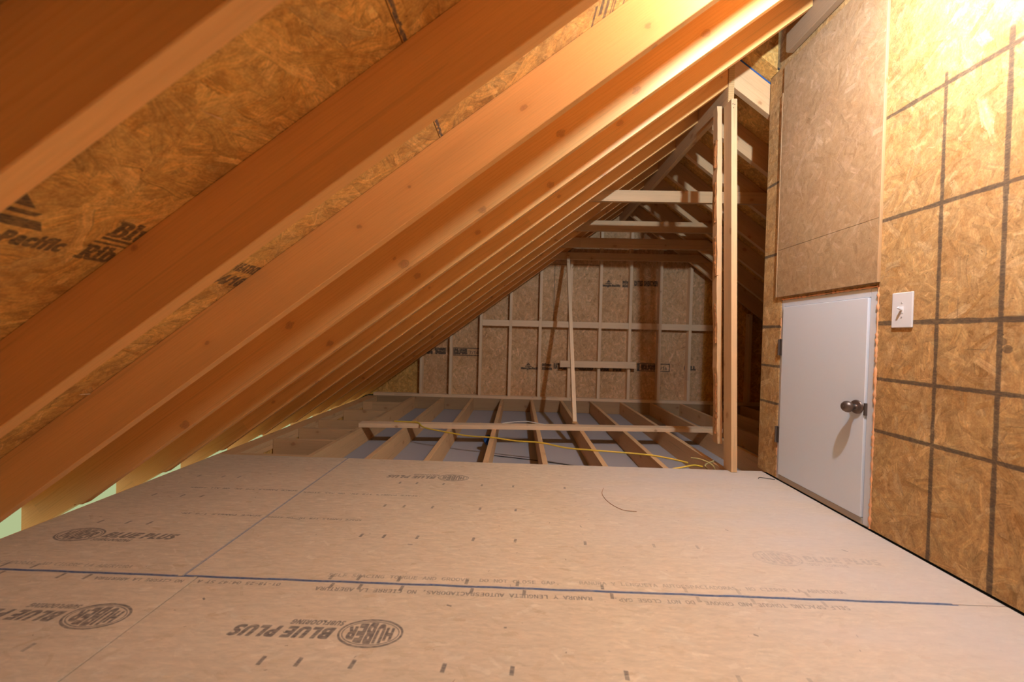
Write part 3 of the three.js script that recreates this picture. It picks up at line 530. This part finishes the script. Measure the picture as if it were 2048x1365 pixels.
  mesh('panel_edge_strip', board(V(WX - 0.0075, 1.128, pz + pw + 0.0035), V(WX - 0.0075, 2.58, pz + pw + 0.0035), 0.014, 0.005, AX), tint(woodMats[1], 0.62), wallRight);
  // wall plate at the top of the corner, and the wall turning away behind it
  mesh('end_sheathing', planeUV(boxGeo(WX + 0.1, 4.7, -0.2, 2.62, -2.46, -2.40), AX, AY, 0, 0, TILE, TILE), matOsb, wallRight);
}
{ // door
  const d = struct(group('door_1', WX, 0, -1.998), 'small white access door set low in the strand board wall');
  const z = (w) => w + 1.998, fx = 0.003;                            // frame face lies a little behind the wall face
  mesh('door_jamb', roundBox(fx, 0.09, 0.003, 1.105, z(-2.3025), z(-2.281), 0.002), matJamb, d);
  mesh('door_jamb', roundBox(fx, 0.09, 0.003, 1.105, z(-1.729), z(-1.695), 0.002), matJamb, d);
  mesh('door_head', roundBox(fx, 0.09, 1.066, 1.105, z(-2.2805), z(-1.7295), 0.002), matJamb, d);
  mesh('door_sill', roundBox(fx - 0.002, 0.09, 0.003, 0.034, z(-2.2805), z(-1.7295), 0.002), mat({ color: new THREE.Color().setRGB(0.50, 0.43, 0.36), roughness: 0.7 }), d);
  const leaf = mesh('door_leaf', roundBox(fx - 0.009, 0.05, 0.037, 1.0635, z(-2.2785), z(-1.7325), 0.003, 2), matDoor, d);
  const prof = [[0, 0.066], [0.012, 0.0655], [0.021, 0.060], [0.0265, 0.051], [0.0275, 0.044], [0.024, 0.036], [0.016, 0.029], [0.0115, 0.022], [0.0115, 0.012], [0.016, 0.010], [0.028, 0.0085], [0.0325, 0.005], [0.033, 0.0]].map(([r, h]) => new THREE.Vector2(r, h));
  const knob = mesh('door_knob', new THREE.LatheGeometry(prof.reverse(), 32).rotateZ(Math.PI / 2).translate(fx - 0.009, 0.548, z(-1.768)), matBronze, leaf); knob.userData.label = 'dark bronze round knob';
  mesh('keyhole_button', new THREE.CylinderGeometry(0.006, 0.006, 0.003, 14).rotateZ(Math.PI / 2).translate(fx - 0.009 - 0.0665, 0.548, z(-1.768)), mat({ color: new THREE.Color().setRGB(0.2, 0.17, 0.14), roughness: 0.3, metalness: 0.7 }), leaf);
  mesh('latch_plate', roundBox(fx - 0.0115, fx + 0.012, 0.515, 0.572, z(-1.7335), z(-1.7255), 0.001), matBronze, d);
  for (const y of [0.277, 0.816]) {
    const h = [new THREE.CylinderGeometry(0.006, 0.006, 0.098, 12).translate(fx - 0.014, y, z(-2.2975)).toNonIndexed(), roundBox(fx - 0.012, fx - 0.0005, y - 0.049, y + 0.049, z(-2.306), z(-2.281), 0.001)];
    mesh('hinge', mergeGeometries(h), matBronze, d).userData.label = 'dark metal hinge';
  }
  const B = (pts, s) => mesh('foam_seal', bead(pts, 0.0048, 0.75, s), matFoam, d).userData.label = 'orange spray foam seal';
  B([V(0.001, 0.006, z(-1.6905)), V(0.001, 1.106, z(-1.6905))], 1); B([V(0.003, 1.1115, z(-1.691)), V(0.003, 1.1115, z(-2.304))], 2); B([V(0.008, 0.006, z(-2.306)), V(0.008, 0.22, z(-2.306))], 3); B([V(0.008, 0.87, z(-2.306)), V(0.008, 1.0, z(-2.306))], 4);
}
{ // light switch
  const s = group('light_switch', WX, 0.9945, -1.580); tag(s, 'white toggle light switch plate on the wall beside the small door', 'light switch');
  mesh('cover_plate', roundBox(-0.0075, -0.0003, -0.0745, 0.0745, -0.042, 0.042, 0.003, 2), matPlate, s);
  mesh('toggle_surround', roundBox(-0.0085, -0.0065, -0.0145, 0.0145, -0.0065, 0.0065, 0.0008), matPlate, s);
  mesh('toggle', new RoundedBoxGeometry(0.020, 0.009, 0.008, 2, 0.002).rotateZ(-0.5).translate(-0.016, 0.006, 0), matPlate, s);
  for (const y of [-0.03, 0.03]) mesh('screw', new THREE.CylinderGeometry(0.0035, 0.0035, 0.0016, 14).rotateZ(Math.PI / 2).translate(-0.0079, y, 0), matScrew, s);
}

// ================================================================ CABLES AND SMALL THINGS
const tube = (pts, r, n = 120) => new THREE.TubeGeometry(new THREE.CatmullRomCurve3(pts.map((p) => V(...p)), false, 'centripetal'), n, r, 8, false);
tag(mesh('electrical_cable', tube([[-1.13, 0.0255, -3.375], [-0.98, 0.0262, -3.365], [-0.90, 0.027, -3.345], [-0.84, 0.006, -3.28], [-0.605, -0.012, -3.19], [-0.38, -0.022, -3.12], [-0.2, -0.0135, -3.07], [0.0, -0.022, -3.02], [0.206, -0.0135, -2.96], [0.4, -0.022, -2.87], [0.612, -0.0135, -2.80], [0.82, -0.016, -2.775], [1.018, -0.0135, -2.72], [1.13, -0.018, -2.67], [1.22, -0.02, -2.60]], 0.0065), matYellow), 'yellow electrical cable lying slack across the joists', 'cable');
tag(mesh('electrical_cable', tube([[1.05, -0.015, -2.452], [1.12, 0.0, -2.450], [1.20, 0.008, -2.47], [1.27, -0.01, -2.50]], 0.006, 30), matYellow), 'short yellow cable end poking up at the deck edge by the post', 'cable');
tag(mesh('electrical_cable', tube([[1.25, 0.01, -2.62], [1.30, 0.015, -2.57], [1.345, -0.005, -2.50], [1.36, -0.06, -2.52], [1.33, -0.03, -2.58], [1.40, 0.0, -2.60]], 0.0055, 50), mat({ color: new THREE.Color().setRGB(0.55, 0.42, 0.16), roughness: 0.6 })), 'curled tan cable loop beside the foot of the post', 'cable');
tag(mesh('white_cord', tube([[-0.13, 0.021, -3.44], [-0.02, 0.03, -3.47], [0.1, 0.035, -3.48], [0.22, 0.022, -3.47], [0.28, 0.021, -3.44]], 0.004, 40), matWhiteCord), 'short white cord curving along the stiffener board', 'cord');
tag(mesh('black_wire', tube([[-0.18, JT - JD + 0.004, -3.12], [0.2, JT - JD + 0.004, -3.02], [0.62, JT - JD + 0.004, -2.87], [0.9, JT - JD + 0.004, -2.7]].filter((p, i) => i !== 5), 0.003, 40), matDark), 'thin black wire on the drywall between the joists', 'wire');
{
  const jb = group('junction_box', -0.2215, -0.085, -3.26); tag(jb, 'round blue electrical box on the side of a joist', 'electrical box');
  mesh('box_shell', new THREE.LatheGeometry([[0.001, -0.025], [0.036, -0.025], [0.040, 0.025], [0.037, 0.025], [0.034, -0.021], [0.001, -0.021]].map(([r, h]) => new THREE.Vector2(r, h)), 24).rotateX(0.9).translate(-0.021, 0.0, 0.03), matBlue, jb);
  mesh('mounting_tab', roundBox(-0.006, 0.0015, -0.03, 0.03, -0.01, 0.05, 0.001), matBlue, jb);
}
tag(mesh('wire_scrap', tube([[1.5, 0.003, -2.275], [1.525, 0.0025, -2.30], [1.57, 0.0025, -2.282], [1.60, 0.0025, -2.272]], 0.0018, 24), matDark), 'bent scrap of dark wire on the floor at the foot of the door', 'wire scrap');
tag(mesh('wire_scrap', tube([[0.50, 0.002, -2.06], [0.475, 0.002, -1.98], [0.49, 0.002, -1.87], [0.54, 0.002, -1.80], [0.60, 0.002, -1.79]], 0.0011, 40), matBark), 'thin curved hair of wire lying on the dusty floor', 'wire scrap');
{ // splinters caught on the roof boards and rafters
  const r = rng(88), sp = (x, y, z, l, lab) => { const g = new THREE.ConeGeometry(0.0022, l, 5).rotateZ(1.2 + r()).rotateY(r() * 3).translate(x, y, z); tag(mesh('wood_splinter', g, woodMats[0]), lab, 'splinter'); };
  const onRoof = (x) => YS + T * x - 0.004;
  sp(-0.095, onRoof(-0.095), -1.25, 0.03, 'pale splinter hanging at the top edge of the wide pale rafter'); sp(-0.62, onRoof(-0.62), -0.72, 0.04, 'pale splinter sticking out of the stamped roof bay');
  sp(-1.50, onRoof(-1.50), -1.24, 0.035, 'pale splinter low in the narrow yellow roof bay');
}

// ================================================================ LAMP just above the picture
{
  const l = group('lamp', LAMP.x, LAMP.y, LAMP.z); tag(l, 'bare light bulb in a porcelain holder under the roof beside the ridge', 'lamp');
  mesh('mounting_block', roundBox(-0.07, 0.07, 0.155, 0.193, -0.233, 0.133, 0.002), woodMats[5], l);
  mesh('lamp_holder', new THREE.LatheGeometry([[0.001, 0.0], [0.055, 0.0], [0.055, -0.014], [0.032, -0.022], [0.026, -0.048], [0.016, -0.05], [0.001, -0.05]].map(([r, h]) => new THREE.Vector2(r, h)), 28).translate(0, 0.1545, 0), matPorcelain, l);
  mesh('bulb', new THREE.LatheGeometry([[0.001, -0.034], [0.012, -0.0325], [0.022, -0.026], [0.029, -0.014], [0.030, 0.0], [0.027, 0.015], [0.020, 0.035], [0.014, 0.055], [0.0132, 0.104], [0.001, 0.104]].map(([r, h]) => new THREE.Vector2(r, h)), 28), matBulb, l);
  const p = new THREE.PointLight(LAMP_COLOR, LAMP_POWER, 0, 2); p.position.copy(LAMP); p.castShadow = true; p.shadow.radius = 1.4; p.shadow.mapSize.set(2048, 2048); p.shadow.camera.near = 0.04; p.shadow.bias = -0.0005;
  scene.add(p);
}
// ================================================================ closing walls outside the picture
struct(mesh('wall_near', planeUV(slab([[-2.6, -3], [1.8, -3], [1.8, YS + T * 1.8], [-2.6, YS - T * 2.6]], 3.62, 3.6, 0), AX, AY, 0, 0, TILE, TILE), matOsb), 'strand board wall behind the camera');
{ const w = struct(group('wall_right_eave'), 'low eave wall in the dark right part');
  mesh('wall_sheathing', planeUV(boxGeo(4.925, 4.96, -0.4, 0.062, -2.39, -5.12), AZ, AY, 0, 0, TILE, TILE), matOsb, w); mesh('top_plate', boxGeo(4.70, 4.80, -0.19, -0.031, -2.47, -5.12), woodMats[0], w);
  mesh('wall_sheathing', planeUV(boxGeo(4.70, 4.96, -0.2, -0.19, -2.39, -5.12), AX, AZ, 0, 0, TILE, TILE), matOsb, w); }

renderer.render(scene, camera);
